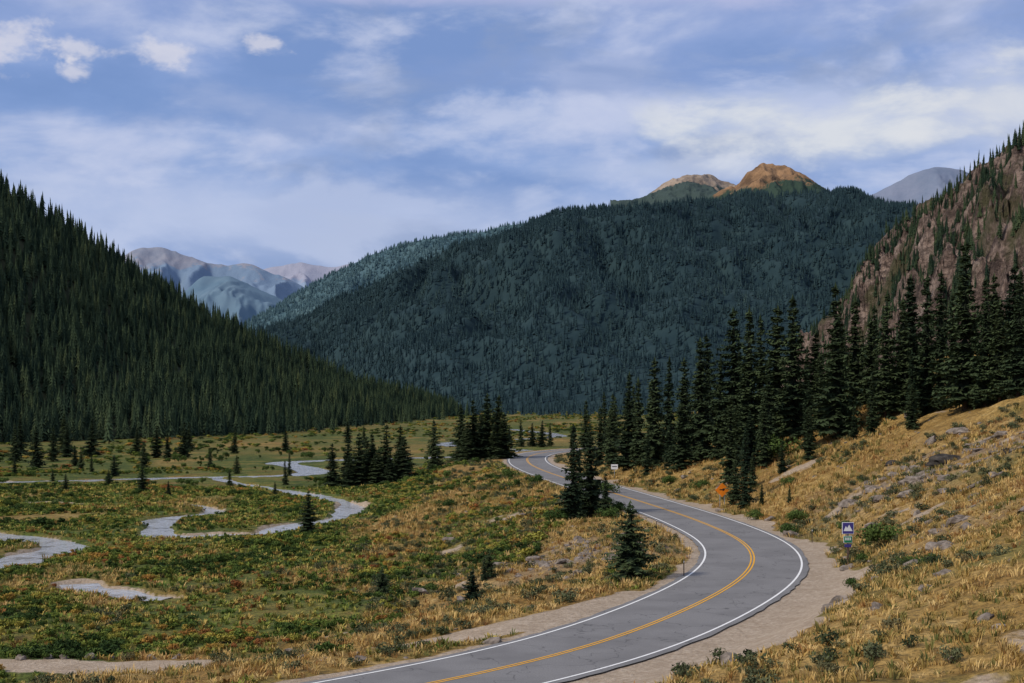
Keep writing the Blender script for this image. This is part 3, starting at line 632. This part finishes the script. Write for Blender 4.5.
# ------------------------------------------------------------------ world
w=bpy.data.worlds.new('World'); scene.world=w; w.use_nodes=True; nt=w.node_tree
try: w.cycles.sampling_method='MANUAL'; w.cycles.sample_map_resolution=256
except Exception as ex: print(ex)
bg=nt.nodes['Background']; bg.inputs['Strength'].default_value=.11
SUN_EL=math.radians(40); SUN_AZ=math.radians(-118)  # compass angle from +Y towards +X
sk=N(nt,'ShaderNodeTexSky',sky_type='NISHITA'); sk.sun_disc=False; sk.sun_elevation=SUN_EL; sk.sun_rotation=SUN_AZ; sk.altitude=3000
tc=N(nt,'ShaderNodeTexCoord').outputs['Generated']
sx=N(nt,'ShaderNodeSeparateXYZ'); nt.links.new(tc,sx.inputs[0]); zz=sx.outputs[2]
def mapping(scale,rot=(0,0,0),loc=(0,0,0)):
    m=N(nt,'ShaderNodeMapping'); m.inputs['Scale'].default_value=scale; m.inputs['Rotation'].default_value=rot; m.inputs['Location'].default_value=loc
    nt.links.new(tc,m.inputs[0]); return m.outputs[0]
def blob(u,v,ru,rv):
    c=Vector((u,1,v)).normalized()
    a=N(nt,'ShaderNodeVectorMath',operation='SUBTRACT'); nt.links.new(tc,a.inputs[0]); a.inputs[1].default_value=c
    b_=N(nt,'ShaderNodeVectorMath',operation='MULTIPLY'); nt.links.new(a.outputs[0],b_.inputs[0]); b_.inputs[1].default_value=(1/ru,1,1/rv)
    l=N(nt,'ShaderNodeVectorMath',operation='LENGTH'); nt.links.new(b_.outputs[0],l.inputs[0])
    return l.outputs['Value']
base=ramp(nt,zz,[(0,(.46,.53,.72)),(.09,(.44,.52,.75)),(.15,(.29,.40,.68)),(.2,(.22,.34,.64)),(.27,(.29,.38,.66)),(.6,(.42,.47,.62)),(1,(.5,.52,.6))])
n1=noise_tex(nt,mapping((2.8,2.8,7),(0,.12,0),(3.1,0,1.7)),1.9,6,.54,.3)
n2=noise_tex(nt,mapping((5,5,12),(0,-.12,0),(1.1,4,.7)),1.9,6,.57,.2)
n3=noise_tex(nt,mapping((3.5,3.5,10),(0,.05,0),(9.1,2,4.7)),2.0,5,.55,.3)
col=mix(nt,ramp(nt,n1,[(.34,.75),(.5,0.)],'EASE'),base,(.17,.28,.56))
col=mix(nt,ramp(nt,n1,[(.47,0.),(.66,.85)],'EASE'),col,(.56,.61,.80))
col=mix(nt,ramp(nt,n2,[(.48,0.),(.70,.65)],'EASE'),col,(.63,.67,.83))
col=mix(nt,ramp(nt,n3,[(.49,0.),(.66,.70)],'EASE'),col,(.26,.34,.55))
wobn=mth(nt,'MULTIPLY',mth(nt,'SUBTRACT',n2,.5),3.2)
def addblob(col,u,v,ru,rv,c,amt):
    l=mth(nt,'ADD',blob(u,v,ru,rv),wobn)
    return mix(nt,ramp(nt,l,[(.2,amt),(1.2,0.)],'EASE'),col,c)
col=addblob(col,.22,.195,.16,.04,(.78,.79,.80),.85)
col=addblob(col,.34,.205,.11,.04,(.74,.75,.78),.75)
col=addblob(col,.12,.16,.12,.014,(.60,.65,.80),.5)
col=addblob(col,-.15,.125,.28,.035,(.54,.60,.79),.65)
col=addblob(col,0.0,.287,.35,.016,(.56,.57,.78),.55)
col=addblob(col,-.15,.205,.22,.022,(.18,.29,.57),.6)
col=addblob(col,.08,.225,.18,.018,(.22,.32,.60),.55)
nf=noise_tex(nt,mapping((1,1,1.6)),34,4,.6,.1)
wobf=mth(nt,'MULTIPLY',mth(nt,'SUBTRACT',nf,.5),4.0)
for u,v,ru,rv in ((-.305,.247,.026,.008),(-.17,.249,.024,.006),(-.245,.244,.018,.014),(-.355,.252,.03,.018),(-.305,.228,.016,.007)):
    l=mth(nt,'ADD',blob(u,v,ru,rv),wobf)
    col=mix(nt,ramp(nt,l,[(0.,.65),(1.5,0.)],'EASE'),col,(.76,.74,.80))
sc=N(nt,'ShaderNodeVectorMath',operation='SCALE'); sc.inputs['Scale'].default_value=9.3; nt.links.new(col,sc.inputs[0])
fin=mix(nt,.93,sk.outputs[0],sc.outputs[0])
nt.links.new(fin,bg.inputs['Color'])
sd=bpy.data.lights.new('sun','SUN'); sd.energy=3.0; sd.angle=math.radians(7); sd.color=(1,.90,.76)
so=link(bpy.data.objects.new('sun',sd))
dirv=Vector((math.sin(SUN_AZ)*math.cos(SUN_EL),math.cos(SUN_AZ)*math.cos(SUN_EL),math.sin(SUN_EL)))
so.rotation_euler=dirv.to_track_quat('Z','Y').to_euler()

# ------------------------------------------------------------------ camera
cd=bpy.data.cameras.new('camera'); cam=link(bpy.data.objects.new('camera',cd)); cam.location=(0,0,12); cam.rotation_euler=(math.radians(90),0,0)
cd.lens=50; cd.sensor_width=36; cd.shift_y=56.5/1024; cd.clip_end=40000; cd.clip_start=.5
scene.camera=cam
